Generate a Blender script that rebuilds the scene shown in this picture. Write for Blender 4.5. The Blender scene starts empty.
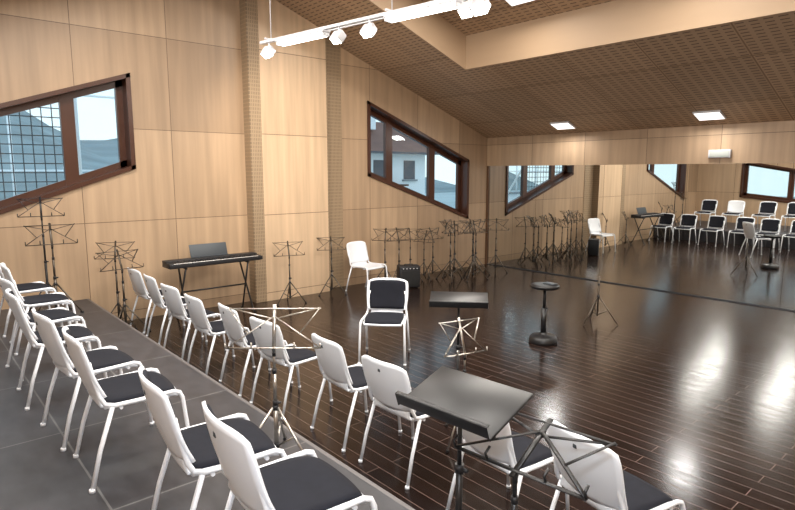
import bpy, bmesh, math, random
from mathutils import Vector, Matrix
random.seed(7)
C = bpy.context.scene.collection
bpy.context.scene.view_settings.view_transform='Standard'
H=2.15; YM=10.37; XR=12.0; YB=-1.3; PH=0.40; PE=1.90

# ---------------------------------------------------------------- materials
def newmat(n):
    m=bpy.data.materials.new(n); m.use_nodes=True
    nt=m.node_tree; b=nt.nodes['Principled BSDF']; return m,nt,b
def plain(n,col,rough=.5,metal=0,emit=None,es=0,noise=0.06,spec=.5):
    m,nt,b=newmat(n)
    b.inputs['Roughness'].default_value=rough; b.inputs['Metallic'].default_value=metal
    b.inputs['Specular IOR Level'].default_value=spec
    nz=nt.nodes.new('ShaderNodeTexNoise'); nz.inputs['Scale'].default_value=9
    mx=nt.nodes.new('ShaderNodeMix'); mx.data_type='RGBA'
    mx.inputs[6].default_value=(*[c*(1-noise) for c in col],1); mx.inputs[7].default_value=(*[min(1,c*(1+noise)) for c in col],1)
    nt.links.new(nz.outputs['Fac'],mx.inputs[0]); nt.links.new(mx.outputs[2],b.inputs['Base Color'])
    if emit: b.inputs['Emission Color'].default_value=(*emit,1); b.inputs['Emission Strength'].default_value=es
    return m
def coords(nt,a,bx,oa=0,ob=0):
    g=nt.nodes.new('ShaderNodeNewGeometry'); s=nt.nodes.new('ShaderNodeSeparateXYZ'); nt.links.new(g.outputs['Position'],s.inputs[0])
    c=nt.nodes.new('ShaderNodeCombineXYZ'); nt.links.new(s.outputs[a],c.inputs[0]); nt.links.new(s.outputs[bx],c.inputs[1])
    m=nt.nodes.new('ShaderNodeMapping'); m.inputs['Location'].default_value=(oa,ob,0); nt.links.new(c.outputs[0],m.inputs[0]); return m
def brick(nt,vec,c1,c2,mo,w,h,ms,off=0,smooth=0.0):
    b=nt.nodes.new('ShaderNodeTexBrick'); b.offset=off; b.squash=1
    b.inputs['Color1'].default_value=(*c1,1); b.inputs['Color2'].default_value=(*c2,1); b.inputs['Mortar'].default_value=(*mo,1)
    b.inputs['Scale'].default_value=1; b.inputs['Mortar Size'].default_value=ms; b.inputs['Brick Width'].default_value=w; b.inputs['Row Height'].default_value=h
    b.inputs['Mortar Smooth'].default_value=smooth
    nt.links.new(vec.outputs[0],b.inputs['Vector']); return b
def grain(nt,vec,sx,sy,lo,hi):
    m=nt.nodes.new('ShaderNodeMapping'); m.inputs['Scale'].default_value=(sx,sy,1); nt.links.new(vec.outputs[0],m.inputs[0])
    n=nt.nodes.new('ShaderNodeTexNoise'); n.inputs['Scale'].default_value=1; n.inputs['Detail'].default_value=5; nt.links.new(m.outputs[0],n.inputs['Vector'])
    r=nt.nodes.new('ShaderNodeMapRange'); r.inputs[1].default_value=.3; r.inputs[2].default_value=.7; r.inputs[3].default_value=lo; r.inputs[4].default_value=hi
    nt.links.new(n.outputs['Fac'],r.inputs[0]); return r
def mul(nt,a,fac):
    v=nt.nodes.new('ShaderNodeVectorMath'); v.operation='SCALE'; nt.links.new(a,v.inputs[0]); nt.links.new(fac,v.inputs['Scale']); return v.outputs[0]
def panelmat(n,axis,c1,c2,mo,w=1.25,h=1.31,oa=0,ob=-.14,ms=.005,rough=.42,g=(.82,1.10)):
    m,nt,b=newmat(n); v=coords(nt,axis,2,oa,ob)
    br=brick(nt,v,c1,c2,mo,w,h,ms); gr=grain(nt,v,9,.5,*g)
    nt.links.new(mul(nt,br.outputs['Color'],gr.outputs[0]),b.inputs['Base Color']); b.inputs['Roughness'].default_value=rough
    return m
W1=(.51,.355,.225); W2=(.34,.228,.14); WM=(.17,.11,.065)
M_wallY=panelmat('wood_panel_side',1,W1,W2,WM,oa=-.68)
M_wallX=panelmat('wood_panel_end',0,W1,W2,WM)
M_lit=panelmat('wood_panel_spotlit',1,(.62,.445,.29),(.54,.385,.25),WM,w=3,oa=-1)  # bay wood made paler: spotlight brightness put into the colour
def slat(n,axis):
    m,nt,b=newmat(n); v=coords(nt,axis,2)
    br=brick(nt,v,(.21,.15,.092),(.24,.17,.105),(.35,.25,.155),.03,.06,.008)
    nt.links.new(br.outputs['Color'],b.inputs['Base Color']); b.inputs['Roughness'].default_value=.6; return m
M_slatX=slat('perforated_wood_end',0); M_slatY=slat('perforated_wood_side',1)
# ceiling
m,nt,b=newmat('perforated_ceiling_wood'); v=coords(nt,0,1)
br=brick(nt,v,(.135,.082,.05),(.16,.098,.06),(.50,.34,.215),.15,.07,.026,off=0)
br2=brick(nt,v,(1,1,1),(.84,.84,.84),(.5,.45,.4),1.2,1.2,.010)
mm=nt.nodes.new('ShaderNodeVectorMath'); mm.operation='MULTIPLY'; nt.links.new(br.outputs['Color'],mm.inputs[0]); nt.links.new(br2.outputs['Color'],mm.inputs[1])
nt.links.new(mm.outputs[0],b.inputs['Base Color']); b.inputs['Roughness'].default_value=.55; M_ceil=m
M_beam=plain('beam_wood',(.46,.325,.21),.5)
# floor
m,nt,b=newmat('dark_floorboards'); v=coords(nt,0,1)
br=brick(nt,v,(.010,.0055,.0045),(.017,.0095,.008),(.11,.075,.062),1.9,.125,.0032,off=.37)
gr=grain(nt,v,.9,22,.75,1.3)
nt.links.new(mul(nt,br.outputs['Color'],gr.outputs[0]),b.inputs['Base Color'])
rr=grain(nt,v,3,14,.15,.22); nt.links.new(rr.outputs[0],b.inputs['Roughness']); M_floor=m
b.inputs['Specular IOR Level'].default_value=.34
bp=nt.nodes.new('ShaderNodeBump'); bp.inputs['Strength'].default_value=.10; bp.inputs['Distance'].default_value=.003
nt.links.new(br.outputs['Fac'],bp.inputs['Height']); bp.invert=True; nt.links.new(bp.outputs[0],b.inputs['Normal'])
# platform
m,nt,b=newmat('grey_platform_boards'); v=coords(nt,0,1,.3,.5)
br=brick(nt,v,(.032,.032,.037),(.046,.045,.051),(.13,.13,.13),1.2,.60,.006)
gr=grain(nt,v,5,9,.7,1.3); nt.links.new(mul(nt,br.outputs['Color'],gr.outputs[0]),b.inputs['Base Color']); b.inputs['Roughness'].default_value=.40; M_plat=m
M_edge=plain('platform_nosing',(.13,.12,.12),.4)
M_white=plain('white_plastic',(.84,.87,.92),.35,noise=.01)
M_wtube=plain('white_enamel_tube',(.84,.86,.90),.3,noise=.01)
M_fab=plain('dark_seat_fabric',(.010,.011,.017),.85,noise=.3,spec=.25)
M_black=plain('black_enamel',(.010,.010,.011),.35)
M_blackp=plain('black_plastic',(.012,.012,.014),.5)
M_dgrey=plain('dark_grey_panel',(.05,.06,.07),.45)
M_grille=plain('amp_grille_cloth',(.012,.012,.012),.85,noise=.4)
M_chrome=plain('nickel_plated',(.55,.52,.48),.28,1)
M_gun=plain('aged_nickel',(.12,.10,.08),.38,.8)
M_key=plain('key_white',(.8,.8,.78),.3)
M_frame=plain('mahogany_window_frame',(.065,.023,.012),.3,noise=.2)
M_alu=plain('white_aluminium',(.62,.62,.64),.4)
M_tube=plain('fluorescent_tube',(1,1,1),.5,emit=(1,.98,.93),es=9)
M_spotE=plain('spot_lamp_glass',(1,1,1),.5,emit=(1,.92,.78),es=25)
M_panelE=plain('ceiling_light_diffuser',(1,1,1),.5,emit=(1,.98,.95),es=1.6)
M_mirror=plain('mirror_silver',(.78,.80,.79),.008,1,noise=0)
M_sign=plain('exit_sign_face',(.45,.47,.43),.4,emit=(.8,.9,.8),es=.03)
M_jamb=plain('jamb_wood',(.12,.06,.03),.4)
m,nt,b=newmat('window_glass'); nt.nodes.remove(b)
o=nt.nodes['Material Output']; t=nt.nodes.new('ShaderNodeBsdfTransparent'); g=nt.nodes.new('ShaderNodeBsdfGlossy'); g.inputs['Roughness'].default_value=.02
t.inputs[0].default_value=(.92,.97,.97,1)
x=nt.nodes.new('ShaderNodeMixShader'); x.inputs[0].default_value=.04; nt.links.new(t.outputs[0],x.inputs[1]); nt.links.new(g.outputs[0],x.inputs[2]); nt.links.new(x.outputs[0],o.inputs[0]); M_glass=m

# ---------------------------------------------------------------- mesh builder
class MB:
    def __init__(s): s.bm=bmesh.new(); s.mats=[]
    def mi(s,m):
        if m not in s.mats: s.mats.append(m)
        return s.mats.index(m)
    def prism(s,bot,top,m):
        a=[s.bm.verts.new(p) for p in bot]; b=[s.bm.verts.new(p) for p in top]; n=len(a); k=s.mi(m)
        fs=[s.bm.faces.new(a[::-1]),s.bm.faces.new(b)]
        for i in range(n): fs.append(s.bm.faces.new([a[i],a[(i+1)%n],b[(i+1)%n],b[i]]))
        for f in fs: f.material_index=k
    def box(s,c,size,m,bev=0,rot=None,seg=2):
        t=bmesh.new(); bmesh.ops.create_cube(t,size=1)
        for v in t.verts: v.co=Vector((v.co.x*size[0],v.co.y*size[1],v.co.z*size[2]))
        if bev: bmesh.ops.bevel(t,geom=t.edges[:],offset=bev,segments=seg,affect='EDGES',profile=.5)
        M=Matrix.Translation(Vector(c))@(rot.to_4x4() if rot else Matrix.Identity(4))
        s.merge(t,M,m,bev>0); t.free()
    def merge(s,t,M,m,smooth=False):
        k=s.mi(m); d={v:s.bm.verts.new(M@v.co) for v in t.verts}
        for f in t.faces:
            nf=s.bm.faces.new([d[v] for v in f.verts]); nf.material_index=k; nf.smooth=smooth
    def tube(s,path,r,m,seg=8,cap=True,r2=None,flat=None):
        P=[Vector(p) for p in path]; k=s.mi(m); rings=[]
        tp=None; n=None
        for i,p in enumerate(P):
            if i==0: tn=P[1]-p
            elif i==len(P)-1: tn=p-P[-2]
            else: tn=(P[i+1]-p).normalized()+(p-P[i-1]).normalized()
            tn.normalize()
            if n is None:
                n=tn.cross(Vector((0,0,1)))
                if n.length<.01: n=tn.cross(Vector((0,1,0)))
                n.normalize()
            else: n=(n-tn*n.dot(tn)).normalized()
            b=tn.cross(n); rr=r if r2 is None else r+(r2-r)*i/(len(P)-1)
            rings.append([s.bm.verts.new(p+n*math.cos(a)*rr+b*math.sin(a)*rr*(flat or 1)) for a in [2*math.pi*j/seg for j in range(seg)]])
        for a,b in zip(rings,rings[1:]):
            for j in range(seg):
                f=s.bm.faces.new([a[j],a[(j+1)%seg],b[(j+1)%seg],b[j]]); f.material_index=k; f.smooth=True
        if cap:
            f=s.bm.faces.new(rings[0][::-1]); f.material_index=k; f=s.bm.faces.new(rings[-1]); f.material_index=k
    def lathe(s,prof,m,c=(0,0,0),seg=28):
        k=s.mi(m); c=Vector(c); R=[]
        for r,z in prof: R.append([s.bm.verts.new(c+Vector((r*math.cos(2*math.pi*j/seg),r*math.sin(2*math.pi*j/seg),z))) for j in range(seg)])
        for a,b in zip(R,R[1:]):
            for j in range(seg):
                f=s.bm.faces.new([a[j],a[(j+1)%seg],b[(j+1)%seg],b[j]]); f.material_index=k; f.smooth=True
        for q in (R[0][::-1],R[-1]): s.bm.faces.new(q).material_index=k
    def sheet(s,fn,nu,nv,th,m):
        k=s.mi(m); A=[];B=[]
        for i in range(nu+1):
            ra=[];rb=[]
            for j in range(nv+1):
                p,n=fn(i/nu,j/nv); ra.append(s.bm.verts.new(p+n*th/2)); rb.append(s.bm.verts.new(p-n*th/2))
            A.append(ra);B.append(rb)
        F=[]
        for i in range(nu):
            for j in range(nv):
                F.append(s.bm.faces.new([A[i][j],A[i+1][j],A[i+1][j+1],A[i][j+1]])); F.append(s.bm.faces.new([B[i][j],B[i][j+1],B[i+1][j+1],B[i+1][j]]))
        for i in range(nu):
            F.append(s.bm.faces.new([A[i][0],B[i][0],B[i+1][0],A[i+1][0]])); F.append(s.bm.faces.new([A[i][nv],A[i+1][nv],B[i+1][nv],B[i][nv]]))
        for j in range(nv):
            F.append(s.bm.faces.new([A[0][j],A[0][j+1],B[0][j+1],B[0][j]])); F.append(s.bm.faces.new([A[nu][j],B[nu][j],B[nu][j+1],A[nu][j+1]]))
        for f in F: f.material_index=k; f.smooth=True
    def mesh(s,n,fix=True):
        if fix: bmesh.ops.recalc_face_normals(s.bm,faces=s.bm.faces[:])
        me=bpy.data.meshes.new(n); s.bm.to_mesh(me); s.bm.free()
        for m in s.mats: me.materials.append(m)
        return me
def obj(n,me,loc=(0,0,0),rz=0,sc=1):
    o=bpy.data.objects.new(n,me); C.objects.link(o); o.location=loc; o.rotation_euler=(0,0,math.radians(rz)); o.scale=(sc,)*3; return o
def single(n,mb,**k): return obj(n,mb.mesh(n),**k)

# ---------------------------------------------------------------- room shell
mb=MB(); mb.box((XR/2,(YM+YB)/2,-.1),(XR+.6,YM-YB+.6,.2),M_floor); single('floor',mb)
mb=MB(); mb.box((XR/2,(PE+YB)/2,PH/2),(XR-.02,PE-YB-.02,PH),M_plat); mb.box((XR/2,PE-.012,PH-.018),(XR-.02,.03,.04),M_edge,.004); single('stage_platform',mb)
WA=(-.25,2.64,1.20,2.20,2.53,3.53); WBn=(6.87,9.73,2.08,1.11,3.48,2.42)
ZT=6.4
mb=MB()
def colx(y0,y1,b0,b1,t0,t1,m=None,xa=-.3,xb=0):
    mb.prism([(xa,y0,b0),(xb,y0,b0),(xb,y1,b1),(xa,y1,b1)],[(xa,y0,t0),(xb,y0,t0),(xb,y1,t1),(xa,y1,t1)],m or M_wallY)
colx(YB-.3,WA[0],0,0,ZT,ZT)
for w in (WA,WBn):
    colx(w[0],w[1],0,0,w[2],w[3]); colx(w[0],w[1],w[4],w[5],ZT,ZT)
colx(WA[1],WBn[0],0,0,ZT,ZT); colx(WBn[1],YM+.3,0,0,ZT,ZT)
single('wall_left',mb)
mb=MB()
mb.box((.10,(4.36+5.82)/2,ZT/2),(.20,1.46,ZT),M_lit)
mb.box((.201,4.455,ZT/2),(.012,.19,ZT-.01),M_slatY); mb.box((.10,4.356,ZT/2),(.20,.012,ZT-.01),M_slatX)
mb.box((.004,6.05,ZT/2),(.014,.44,ZT-.01),M_slatY); mb.box((.10,5.824,ZT/2),(.20,.012,ZT-.01),M_slatX)
single('trim_1',mb)
mb=MB()
mb.box((XR/2,YM+.25,ZT/2),(XR+.6,.3,ZT),M_wallX); single('wall_back',mb)
mb=MB(); mb.box((XR/2,YM+.05,(2.29+3.3)/2),(XR,.12,3.3-2.29),M_wallX); single('trim_2',mb)
mb=MB()
w3=(1.45,4.4,1.30,1.0,2.55,2.0)
def coly(x0,x1,b0,b1,t0,t1):
    mb.prism([(x0,YB-.3,b0),(x1,YB-.3,b1),(x1,YB,b1),(x0,YB,b0)],[(x0,YB-.3,t0),(x1,YB-.3,t1),(x1,YB,t1),(x0,YB,t0)],M_wallX)
coly(-.3,w3[0],0,0,ZT,ZT); coly(w3[0],w3[1],0,0,w3[2],w3[3]); coly(w3[0],w3[1],w3[4],w3[5],ZT,ZT); coly(w3[1],XR+.3,0,0,ZT,ZT)
single('wall_rear',mb)
mb=MB(); mb.box((XR+.15,(YM+YB)/2,ZT/2),(.3,YM-YB,ZT),M_wallY); single('wall_right',mb)
# mirror
mb=MB(); xs=[.05,1.36,2.92,4.48,6.04,7.6,9.16,10.72,XR]
for a,b2 in zip(xs,xs[1:]):
    mb.box(((a+b2)/2,YM+.05,1.155),(b2-a-.004,.04,2.27),M_mirror)
mb.box((XR/2,YM+.085,1.15),(XR,.02,2.29),M_dgrey); mb.box((.022,YM+.04,1.15),(.045,.09,2.29),M_jamb)
mb.box((XR/2+.03,YM+.022,.007),(XR-.06,.015,.014),M_dgrey,.002)
single('wall_mirror',mb)
# ceiling
Z1=lambda y:2.92+.355*(YM-y)
mb=MB(); K=.55; cx0,cx1,cy0,cy1=1.8,XR,4.0,7.62
def slab(x0,x1,y0,y1,za,zb,m=M_ceil,t=.06):
    mb.prism([(x0,y0,za),(x1,y0,za),(x1,y1,zb),(x0,y1,zb)],[(x0,y0,za+t),(x1,y0,za+t),(x1,y1,zb+t),(x0,y1,zb+t)],m)
slab(0,XR,cy1,YM,Z1(cy1),Z1(YM)); slab(0,cx0,cy0,cy1,Z1(cy0),Z1(cy1))
slab(cx0-.08,cx1,cy0-.1,cy1+.1,Z1(cy0-.1)+K,Z1(cy1+.1)+K)
zr=Z1(cy0)-.33*(cy0-YB); slab(0,XR,YB,cy0,zr,Z1(cy0))
single('ceiling',mb)
mb=MB()
ya,yb=cy1-.02,cy1
mb.prism([(cx0,ya,Z1(ya)-.006),(cx1,ya,Z1(ya)-.006),(cx1,yb,Z1(yb)-.006),(cx0,yb,Z1(yb)-.006)],[(cx0,ya,Z1(ya)+K+.01),(cx1,ya,Z1(ya)+K+.01),(cx1,yb,Z1(yb)+K+.01),(cx0,yb,Z1(yb)+K+.01)],M_beam)
mb.prism([(cx0,cy0,Z1(cy0)-.006),(cx0+.02,cy0,Z1(cy0)-.006),(cx0+.02,cy1,Z1(cy1)-.006),(cx0,cy1,Z1(cy1)-.006)],[(cx0,cy0,Z1(cy0)+K+.01),(cx0+.02,cy0,Z1(cy0)+K+.01),(cx0+.02,cy1,Z1(cy1)+K+.01),(cx0,cy1,Z1(cy1)+K+.01)],M_beam)
mb.box(((cx0+cx1)/2,cy0+.01,Z1(cy0)+K/2),(cx1-cx0,.02,K+.02),M_beam)
single('trim_3',mb)

# windows
def window(n,axis,w,mull,depth=.19):
    a0,a1,b0,b1,t0,t1=w; mb=MB()
    def P(a,z,d):
        return (-d,a,z) if axis=='L' else (a,YB-d,z)
    B=lambda a:b0+(b1-b0)*(a-a0)/(a1-a0); T=lambda a:t0+(t1-t0)*(a-a0)/(a1-a0)
    def bar(pa,pb,wd,dn,df,vert=False,m=M_frame):
        if vert: q=[(pa[0],pa[1]),(pa[0]+wd,pa[1]+(B(pa[0]+wd)-B(pa[0]))),(pa[0]+wd,pb[1]+(T(pa[0]+wd)-T(pa[0]))),(pa[0],pb[1])]
        else: q=[pa,pb,(pb[0],pb[1]+wd),(pa[0],pa[1]+wd)]
        mb.prism([P(x,z,dn) for x,z in q],[P(x,z,df) for x,z in q],m)
    e=.002
    for dn,df,wd in ((-.035,.27,.06),(depth-.02,depth+.05,.15)):
        bar((a0,b0-e),(a1,b1-e),wd,dn,df); bar((a0,t0-wd),(a1,t1-wd),wd,dn,df)
        bar((a0,b0),(a0,t0),wd,dn,df,True); bar((a1-wd,B(a1-wd)),(a1-wd,T(a1-wd)),wd,dn,df,True)
    for mu in mull: bar((mu-.085,B(mu-.085)),(mu-.085,T(mu-.085)),.17,depth-.03,depth+.05,True)
    mb.prism([P(a0+.04,B(a0+.04)+.02,depth+.01),P(a1-.04,B(a1-.04)+.02,depth+.01),P(a1-.04,T(a1-.04)-.02,depth+.01),P(a0+.04,T(a0+.04)-.02,depth+.01)],
             [P(a0+.04,B(a0+.04)+.02,depth+.016),P(a1-.04,B(a1-.04)+.02,depth+.016),P(a1-.04,T(a1-.04)-.02,depth+.016),P(a0+.04,T(a0+.04)-.02,depth+.016)],M_glass)
    return single(n,mb)
window('window_1','L',WA,[1.86]); window('window_2','L',WBn,[7.55,8.75]); window('window_3','R',w3,[2.9])

# ---------------------------------------------------------------- chairs
def chair_mesh(n,padback=False,padseat=True):
    mb=MB()
    def seat(u,v):
        x=(u-.5)*2; y=(v-.5)*2
        px=x*.222*(1-.06*y*y*abs(x)); py=y*.215*(1-.07*x*x)
        z=.452-.012*(1-x*x)*(1-y*y)-(.02*max(0,y)**3)
        return Vector((px,py+.0,z)),Vector((0,0,1))
    mb.sheet(seat,12,12,.022,M_white)
    def cush(u,v):
        p,nn=seat(u,v); x=(u-.5)*2; y=(v-.5)*2
        return Vector((p.x*.955,p.y*.955,p.z+.024-.008*(x**6+y**6))),nn
    if padseat: mb.sheet(cush,12,12,.026,M_fab)
    for sx in (-1,1):
        pts=[(sx*.252,.255,0),(sx*.247,.232,.25),(sx*.243,.215,.42),(sx*.242,.20,.455),(sx*.240,.165,.468),(sx*.238,0,.462),(sx*.235,-.15,.46),(sx*.230,-.20,.475),(sx*.222,-.222,.52),(sx*.214,-.245,.62),(sx*.205,-.262,.72)]
        mb.tube(pts,.0125,M_wtube,10)
        mb.tube([(sx*.252,-.30,0),(sx*.245,-.245,.22),(sx*.236,-.165,.455)],.0125,M_wtube,10)
        for p in ((sx*.252,.255),(sx*.252,-.30)): mb.tube([(p[0],p[1],0),(p[0],p[1],.02)],.016,M_wtube,10)
    mb.tube([(-.238,-.12,.44),(.238,-.12,.44)],.010,M_wtube); mb.tube([(-.24,.13,.44),(.24,.13,.44)],.010,M_wtube)
    def back(u,v):
        x=(u-.5)*2; h=v
        w=.225+.018*math.sin(h*math.pi*.8)
        z=.495+.365*h
        if h>.7: z-= .030*(abs(x)**5)*((h-.7)/.3)
        if h<.3: z+= .02*(abs(x)**4)*((.3-h)/.3)
        w*=1-.03*max(0,(h-.8)/.2)**2
        y=-.238-.10*h-.012*math.sin(h*math.pi)+.045*x*x
        return Vector((x*w,y,z)),Vector((-.35*x,1,.28)).normalized()
    mb.sheet(back,14,12,.014,M_white)
    def tongue(u,v):
        x=(u-.5)*2; a=v
        return Vector((x*(.20-.02*a),-.205-.04*a**.6+.03*x*x*a,.452+.075*a*a)),Vector((0,.8,.6))
    mb.sheet(tongue,10,6,.012,M_white)
    mb.box((0,-.330,.79),(.025,.010,.025),M_dgrey,.004)
    if padback:
        def pad(u,v):
            p,nn=back(.06+.88*u,.05+.88*v); x=(u-.5)*2;y=(v-.5)*2
            return p+nn*(.018-.006*(x**6+y**6)),nn
        mb.sheet(pad,12,12,.022,M_fab)
    return mb.mesh(n)
CHW=chair_mesh('white_chair_mesh',False,False); CHP=chair_mesh('padded_chair_mesh',True); CH=chair_mesh('stacking_chair_mesh')
row=[(.60,2.34),(1.30,2.33),(2.07,2.29),(2.85,2.27),(3.53,2.35),(4.22,2.36),(5.10,2.46),(5.79,2.45),(6.72,2.42),(7.38,2.48)]
rz=[3,-2,4,0,-3,5,-4,2,-6,-12]
for i,((x,y),r) in enumerate(zip(row,rz)): obj('stacking_chair',CHP,(x,y+.30,0),r)
prow=[(1.25,.75),(2.08,.77),(2.9,.66),(3.66,.62),(4.53,.66),(5.21,.70),(6.25,.80),(6.84,.86)]
pz=[2,-3,4,-2,3,-3,-6,-4]
for i,((x,y),r) in enumerate(zip(prow,pz)): obj('stacking_chair',CH if i in (1,) else CHP,(x,y+.28,PH),r)
obj('stacking_chair',CHP,(3.78,4.15,0),-137,1.03)
obj('stacking_chair',CHW,(.66,6.35,0),-82,1.03)

# ---------------------------------------------------------------- music stands
def wire_stand(n,h,m,m2=None,tilt=28,w=.25,hd=.24,legs=.27,g=1.0):
    m2=m2 or m; mb=MB()
    for k in range(3):
        a=math.radians(90+120*k); c,s=math.cos(a),math.sin(a)
        mb.tube([(c*.016,s*.016,.34),(c*legs*.55,s*legs*.55,.17),(c*legs,s*legs,.008)],.0065*g,m,6)
        mb.tube([(c*.016,s*.016,.10),(c*legs*.52,s*legs*.52,.18)],.005*g,m,6)
        mb.tube([(c*(legs-.02),s*(legs-.02),.012),(c*(legs+.012),s*(legs+.012),.010)],.010,M_blackp,8)
    mb.tube([(0,0,.07),(0,0,h*.52)],.0115*g,m,10); mb.tube([(0,0,h*.5),(0,0,h*.80)],.009*g,m,10); mb.tube([(0,0,h*.78),(0,0,h)],.0065*g,m,8)
    for z,r in ((.34,.019),(.10,.017),(h*.52,.017),(h*.80,.014)): mb.tube([(0,0,z-.015),(0,0,z+.015)],r,M_blackp,12)
    mb.tube([(0,.0,h*.52),(.035,0,h*.52)],.008,M_blackp,8)
    T=math.radians(tilt)
    def D(u,v,off=0): return Vector((u,v*math.sin(T)-off*math.cos(T),h+v*math.cos(T)+off*math.sin(T)))
    def strip(p,q,wd=.0075,off=0): mb.tube([D(*p,off),D(*q,off)],wd*g,m2,6,flat=.4)
    strip((0,-.03),(0,hd+.02),.009)
    strip((-w,0),(w,0),.009); strip((-w*.98,hd),(0,hd*.72),.007,off=-.004); strip((w*.98,hd),(0,hd*.72),.007,off=-.004)
    strip((-w,hd*.98),(w,hd*.98),.007)
    strip((-w,0),(-w*.02,hd*.78),.007,off=.004); strip((w,0),(w*.02,hd*.78),.007,off=.004)
    strip((-w*.98,hd),(-w*.55,hd*.36),.006,off=.006); strip((w*.98,hd),(w*.55,hd*.36),.006,off=.006)
    for sx in (-1,1):
        mb.tube([D(sx*w,0),D(sx*w,0,.035),D(sx*w,.03,.04)],.004*g,m2,6)
        mb.tube([D(sx*w*.45,0),D(sx*w*.45,0,.035),D(sx*w*.45,.035,.04)],.004*g,m2,6)
    mb.tube([D(0,0),(0,0,h-.05)],.011,M_blackp,8)
    return mb.mesh(n)
def desk_stand(n,h,tilt=55,w=.255,d=.34):
    mb=MB(); 
    for k in range(3):
        a=math.radians(30+120*k); c,s=math.cos(a),math.sin(a)
        mb.tube([(c*.02,s*.02,.22),(c*.16,s*.16,.14),(c*.27,s*.27,.010)],.009,M_black,8)
        mb.tube([(c*.02,s*.02,.07),(c*.15,s*.15,.145)],.006,M_black,6)
    mb.tube([(0,0,.05),(0,0,h*.6)],.015,M_black,12); mb.tube([(0,0,h*.58),(0,0,h-.03)],.010,M_black,12)
    mb.tube([(0,0,h*.6-.02),(0,0,h*.6+.02)],.021,M_blackp,12); mb.tube([(0,0,.20),(0,0,.24)],.022,M_blackp,12); mb.tube([(-.0,0,h*.6),(.045,0,h*.6)],.009,M_blackp,8)
    R=Matrix.Rotation(math.radians(-tilt),3,'X')
    c=Vector((0,.0,h))
    mb.box(c+R@Vector((0,0,.02)),(2*w,.004,d),M_black,.0018,R)
    mb.box(c+R@Vector((0,-.028,-d/2+.02)),(2*w,.055,.004),M_black,.0015,R)
    mb.box(c+R@Vector((0,-.055,-d/2+.03)),(2*w,.004,.018),M_black,.0015,R)
    for sx in (-1,1): mb.box(c+R@Vector((sx*w,.006,.02)),(.006,.012,d),M_black,.002,R)
    mb.box(c+R@Vector((0,.006,d/2+.02)),(2*w,.012,.006),M_black,.002,R)
    mb.box(c+R@Vector((0,.025,0)),(.09,.05,.07),M_blackp,.008,R)
    mb.tube([(0,0,h-.06),c+R@Vector((0,.03,0))],.014,M_black,10)
    return mb.mesh(n)
SA=wire_stand('wire_stand_tall_mesh',.86,M_gun,g=1.35); SB=wire_stand('wire_stand_mesh',.79,M_gun,g=1.35); S2=wire_stand('wire_stand_mid_mesh',.98,M_gun,g=1.3)
SC=wire_stand('wire_stand_chrome_mesh',.71,M_chrome,tilt=14,w=.28,hd=.24,g=1.25)
SK=wire_stand('wire_stand_black_mesh',.60,M_black,tilt=66,w=.29,hd=.28,g=1.5); SL=wire_stand('wire_stand_low_mesh',.72,M_chrome,tilt=20,w=.19,hd=.27,g=1.3)
SH=wire_stand('wire_stand_high_mesh',1.2,M_black,tilt=22,g=1.3)
DK=desk_stand('desk_stand_mesh',.77,72,.25,.32); DK2=desk_stand('desk_stand_mesh2',1.04,72,.25,.27)
S='music_stand'
obj(S,SH,(.40,1.36,PH),80); obj(S,SB,(.68,1.40,PH),84,1.1)
obj(S,S2,(.36,2.19,0),65); obj(S,SB,(.66,2.19,0),95,1.1)
obj(S,SB,(.54,4.80,0),70); obj(S,SB,(.42,5.72,0),60)
cl=[(.42,6.95,40),(.45,7.28,75),(.40,7.62,60),(.90,8.25,110),(.40,8.25,85),(.66,8.62,50),(.40,8.90,95),(.80,9.12,70),(.42,9.45,120),(.85,9.72,40),(.45,7.95,20),(1.15,8.65,80)]
for i,(x,y,r) in enumerate(cl): obj(S,[SA,SB,SA][i%3],(x,y,0),r,[1,1.06,.96,1.12][i%4])
obj(S,SC,(5.79,1.62,PH),50)
obj(S,DK,(7.17,1.76,PH),4)
obj(S,SK,(7.50,1.72,PH),6)
obj(S,DK2,(5.43,3.62,0),42)
obj(S,SL,(5.80,3.30,0),75)
mb=MB()
for k in range(3):
    a=math.radians(20+120*k); c,s=math.cos(a),math.sin(a)
    mb.tube([(c*.016,s*.016,.38),(c*.28,s*.28,.010)],.009,M_gun,6); mb.tube([(0,0,.12),(c*.15,s*.15,.20)],.006,M_gun,6)
mb.tube([(0,0,.10),(0,0,.68)],.012,M_gun,10); mb.tube([(0,0,.36),(0,0,.41)],.02,M_blackp,10); mb.tube([(0,0,.55),(0,0,.58)],.017,M_blackp,10)
single('tripod_stand',mb,loc=(4.58,7.46,0))
# conductor stool
mb=MB()
mb.lathe([(.18,0),(.18,.03),(.165,.075),(.15,.09),(.06,.10),(.035,.12),(.03,.15)],M_black)
mb.tube([(0,0,.1),(0,0,.45)],.034,M_black,16); mb.tube([(0,0,.43),(0,0,.70)],.020,M_black,16)
mb.lathe([(.05,.68),(.15,.70),(.175,.715),(.18,.735),(.17,.75),(.14,.757)],M_black)
mb.tube([(.0,0,.45),(.06,0,.45)],.010,M_blackp,8); mb.box((.05,.04,.765),(.16,.10,.014),M_dgrey,.004)
single('conductor_stool',mb,loc=(4.63,6.07,0))
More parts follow.
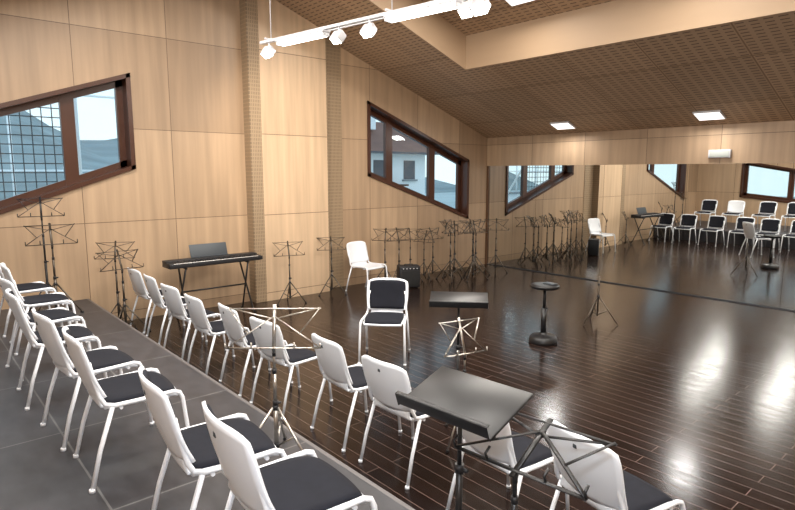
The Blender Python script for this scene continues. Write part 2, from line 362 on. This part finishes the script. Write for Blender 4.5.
# amplifier
mb=MB(); mb.box((0,0,.22),(.40,.26,.40),M_blackp,.015); mb.box((.0,-.131,.19),(.34,.008,.28),M_grille,.003); mb.box((0,-.132,.38),(.36,.01,.045),M_blackp,.002)
for i in range(5): mb.tube([(-.13+.065*i,-.135,.38),(-.13+.065*i,-.152,.38)],.010,M_alu,10)
mb.tube([(-.08,0,.42),(-.07,0,.445),(.07,0,.445),(.08,0,.42)],.008,M_blackp,8)
for a in (-.15,.15):
    for c in (-.09,.09): mb.tube([(a,c,0),(a,c,.025)],.018,M_blackp,10)
single('guitar_amplifier',mb,loc=(.88,7.14,0),rz=62)
# digital piano
mb=MB(); L=1.42
mb.box((0,.03,.83),(L,.30,.075),M_blackp,.012); mb.box((0,.10,.875),(L,.16,.03),M_blackp,.008)
mb.box((0,-.09,.848),(L-.12,.12,.035),M_key,.002)
nk=52; kw=(L-.14)/nk
for i in range(nk):
    if i%7 in (0,1,3,4,5): mb.box((-(L-.14)/2+kw*(i+1),-.065,.872),(kw*.55,.075,.018),M_black,.002)
mb.box((0,-.158,.835),(L,.015,.06),M_blackp,.004)
for i in range(9): mb.box((-.4+.1*i,.09,.893),(.05,.02,.006),M_dgrey,.002)
Rr=Matrix.Rotation(math.radians(-18),3,'X'); mb.box((.0,.20,.98),(.58,.01,.20),M_dgrey,.004,Rr); mb.box((0,.155,.895),(.58,.03,.01),M_dgrey,.003)
for sx in (-1,1):
    x0=.48
    mb.tube([(sx*x0,-.12,.79),(sx*(x0+.04),.20,.02),(sx*(x0+.04),.24,.015)],.014,M_black,8)
    mb.tube([(sx*x0,.18,.79),(sx*(x0+.04),-.18,.02),(sx*(x0+.04),-.22,.015)],.014,M_black,8)
    mb.tube([(sx*x0,-.15,.785),(sx*x0,.20,.785)],.013,M_black,8)
mb.tube([(-.5,.02,.42),(.5,.02,.42)],.012,M_black,8)
single('digital_piano',mb,loc=(.55,3.52,0),rz=90)

# ---------------------------------------------------------------- fixtures
A=Vector((1.95,3.66,3.70)); Bp=Vector((6.1,4.32,3.70)); d=(Bp-A); Lt=d.length; ang=math.atan2(d.y,d.x)
mb=MB(); mb.box((Lt/2,0,.06),(Lt,.05,.035),M_alu,.004); mb.box((Lt/2,.26,.12),(Lt,.03,.03),M_alu,.004)
for x in (.1,Lt*.5,Lt-.1):
    mb.box((x,.13,.10),(.03,.3,.02),M_alu,.003)
    mb.tube([(x,.08,.09),(x,.08,1.36)],.006,M_alu,6)
tubes=[(.35,1.2),(2.1,3.0),(3.35,4.1)]
for a,b2 in tubes:
    mb.box(((a+b2)/2,0,.03),(b2-a,.12,.03),M_alu,.006); mb.tube([(a+.04,-.025,-.008),(b2-.04,-.025,-.008)],.019,M_tube,10); mb.tube([(a+.04,.03,-.008),(b2-.04,.03,-.008)],.019,M_tube,10)
    for e in (a+.02,b2-.02): mb.box((e,0,0),(.025,.10,.05),M_alu,.004)
spots=[.16,1.40,1.86,3.10,3.24]
for x in spots:
    mb.tube([(x,0,.05),(x,0,-.02)],.012,M_alu,8)
    Rs=Matrix.Rotation(math.radians(-38),3,'X')
    c0=Vector((x,-.02,-.07))
    mb.box(c0,(.14,.10,.12),M_alu,.014,Rs); mb.box(c0+Rs@Vector((0,0,-.062)),(.11,.08,.006),M_spotE,.002,Rs)
    for k in range(4): mb.box(c0+Rs@Vector((0,.054,-.035+.024*k)),(.11,.012,.006),M_alu,0,Rs)
o=single('track_lighting',mb,loc=A); o.rotation_euler=(0,0,ang)
sl=math.atan(.355)
def lamp(n,kind,loc,e,col,rot=(0,0,0),**k):
    l=bpy.data.lights.new(n,kind); l.energy=e; l.color=col
    for a,v in k.items(): setattr(l,a,v)
    o=bpy.data.objects.new(n,l); C.objects.link(o); o.location=loc; o.rotation_euler=rot; return o
def panel(x,y,w,dp,z,s,e,col=(1,.98,.95)):
    mb=MB(); mb.box((0,0,0),(w+.04,dp+.04,.03),M_alu,.004); mb.box((0,0,-.017),(w,dp,.006),M_panelE)
    o=single('ceiling_light',mb,loc=(x,y,z-.02)); o.rotation_euler=(s,0,0)
    n=Vector((0,math.sin(s),-math.cos(s)))
    lamp('ceiling_lamp','AREA',Vector((x,y,z-.02))+n*.03,e,col,(s,0,0),shape='RECTANGLE',size=w,size_y=dp)
for x in (2.25,4.94,7.63,10.3): panel(x,9.95,.38,.26,Z1(9.95),-sl,20)
for x in (3.4,5.75,8.1,10.4): panel(x,6.2,.5,2.0,Z1(6.2)+K,-sl,88,(1,.93,.84))
for x in (1.8,3.9,6.0,8.1,10.2): panel(x,1.5,.5,3.0,Z1(cy0)-.33*(cy0-1.5),math.atan(.33),100,(1,.95,.88))  # added panels, unseen behind the camera: main light and floor glare streaks
dn=d.normalized()
for a,b2 in tubes:
    p=A+dn*((a+b2)/2); lamp('track_tube_lamp','AREA',p+Vector((0,0,-.04)),22,(1,.95,.88),(0,0,ang),shape='RECTANGLE',size=b2-a,size_y=.05)
for i,x in enumerate(spots[:3]):
    p=A+dn*x+Vector((0,0,-.18)); tgt=Vector([(0,4.9,2.6),(0.1,5.2,2.4),(0,7.0,2.8)][i])
    o=lamp('track_spot_lamp','SPOT',p,110,(1,.89,.74),spot_size=1.3,spot_blend=.8,shadow_soft_size=.05)
    o.rotation_euler=(tgt-p).to_track_quat('-Z','Y').to_euler()
lamp('camera_flash','POINT',(8.72,-.05,2.36),150,(.78,.89,1),shadow_soft_size=.05)
mb=MB(); mb.box((0,0,0),(.34,.05,.13),M_alu,.006); mb.box((0,-.027,0),(.30,.006,.10),M_sign,.001); single('exit_sign',mb,loc=(5.0,YM-.036,2.45))

# ---------------------------------------------------------------- outside
M_grnd=plain('outside_ground',(.40,.46,.44),.9,noise=.3); M_render=plain('house_render',(.80,.82,.82),.8); M_roof=plain('roof_tiles',(.20,.10,.07),.8,noise=.3)
M_hill=plain('hill_side',(.26,.32,.32),.95,noise=.5); M_win=plain('house_window_dark',(.05,.06,.08),.2); M_post=plain('galvanised_steel',(.20,.24,.26),.5); M_pale=plain('pale_steel',(.9,.93,.93),.5)
M_net=plain('net_cord',(.05,.07,.08),.8); M_snow=plain('snow_patch',(.85,.9,.92),.8)
mb=MB(); mb.box((-40.5,5,-1.4),(80,160,.2),M_grnd); single('outside_ground',mb)
mb=MB(); hx=-24
mb.box((0,0,2.2),(7,11,4.4),M_render)
mb.prism([(-4.2,-6.2,4.35),(4.2,-6.2,4.35),(4.2,6.2,4.35),(-4.2,6.2,4.35)],[(-.1,-4.5,6.6),(.1,-4.5,6.6),(.1,4.5,6.6),(-.1,4.5,6.6)],M_roof)
mb.box((0,0,4.3),(8.6,12.6,.12),M_win)
for y in (-4,-1.4,1.4,4):
    for z in (.9,3.2): mb.box((3.5,y,z),(.08,1.0,1.25),M_win); mb.box((3.56,y,z-.7),(.2,1.3,.12),M_post)
for x in (-2,1.5):
    for z in (.9,3.2): mb.box((x,-5.5,z),(1.0,.08,1.25),M_win)
mb.box((3.9,1.4,2.2),(.9,3.6,.12),M_frame); mb.box((1.5,2,6.6),(.8,.8,1.4),M_render)
single('neighbouring_house',mb,loc=(hx,22.5,-.9))
mb=MB()
for i in range(4): mb.tube([(0,-5+i*2.6,-1.3),(0,-5+i*2.6,4.3)],.05,M_pale,8)
mb.tube([(0,-5,3.6),(0,2.8,3.6)],.05,M_pale,8); mb.tube([(0,-5,2.5),(-1.6,-5,.2),(-1.6,2.8,.2),(0,2.8,2.5)],.04,M_pale,8)
for i in range(44): mb.tube([(0,-5+i*.18,-1.2),(0,-5+i*.18,3.6)],.010,M_net,4)
for i in range(27): mb.tube([(0,-5,-1.1+i*.18),(0,2.8,-1.1+i*.18)],.010,M_net,4)
single('goal_net_fence',mb,loc=(-4.5,.1,0))
mb=MB(); mb.box((0,0,-.3),(.3,26,1.8),M_render); mb.box((0,0,.65),(.5,26,.12),M_post); mb.box((3,0,-1.1),(3,20,.4),M_snow); mb.box((6,-1,-1.3),(2,14,.3),M_snow)
for i in range(14): mb.tube([(0,-13+2*i,.6),(0,-13+2*i,4.6)],.05,M_pale,8)
for z in (2.0,4.6): mb.tube([(0,-13,z),(0,13,z)],.04,M_pale,6)
single('court_wall',mb,loc=(-14,-2,.2))
mb=MB()
def hill(u,v):
    y=-80+160*u; x=-60-40*v; r=1 if y<10 else max(.6,1-(y-10)*.03)
    return Vector((x,y,-1.5+v*(13*r+3*math.sin(y*.07)+2*math.sin(y*.19)))),Vector((0,0,1))
mb.sheet(hill,40,6,.3,M_hill); single('distant_hill',mb)

# world
w=bpy.data.worlds.new('World'); bpy.context.scene.world=w; w.use_nodes=True; nt=w.node_tree; bg=nt.nodes['Background']
tc=nt.nodes.new('ShaderNodeTexCoord'); sp=nt.nodes.new('ShaderNodeSeparateXYZ'); cr=nt.nodes.new('ShaderNodeValToRGB')
nt.links.new(tc.outputs['Generated'],sp.inputs[0]); nt.links.new(sp.outputs[2],cr.inputs[0]); nt.links.new(cr.outputs[0],bg.inputs[0])
cr.color_ramp.elements[0].color=(.80,.93,1,1); cr.color_ramp.elements[1].color=(.45,.66,.95,1); bg.inputs[1].default_value=1.5

# camera
cam=bpy.data.cameras.new('Camera'); co=bpy.data.objects.new('Camera',cam); C.objects.link(co)
co.location=(8.78,0,H); co.rotation_euler=(math.radians(90-8.2),0,math.radians(49)); cam.sensor_width=36; cam.lens=575/795*36; cam.clip_start=.05
bpy.context.scene.camera=co
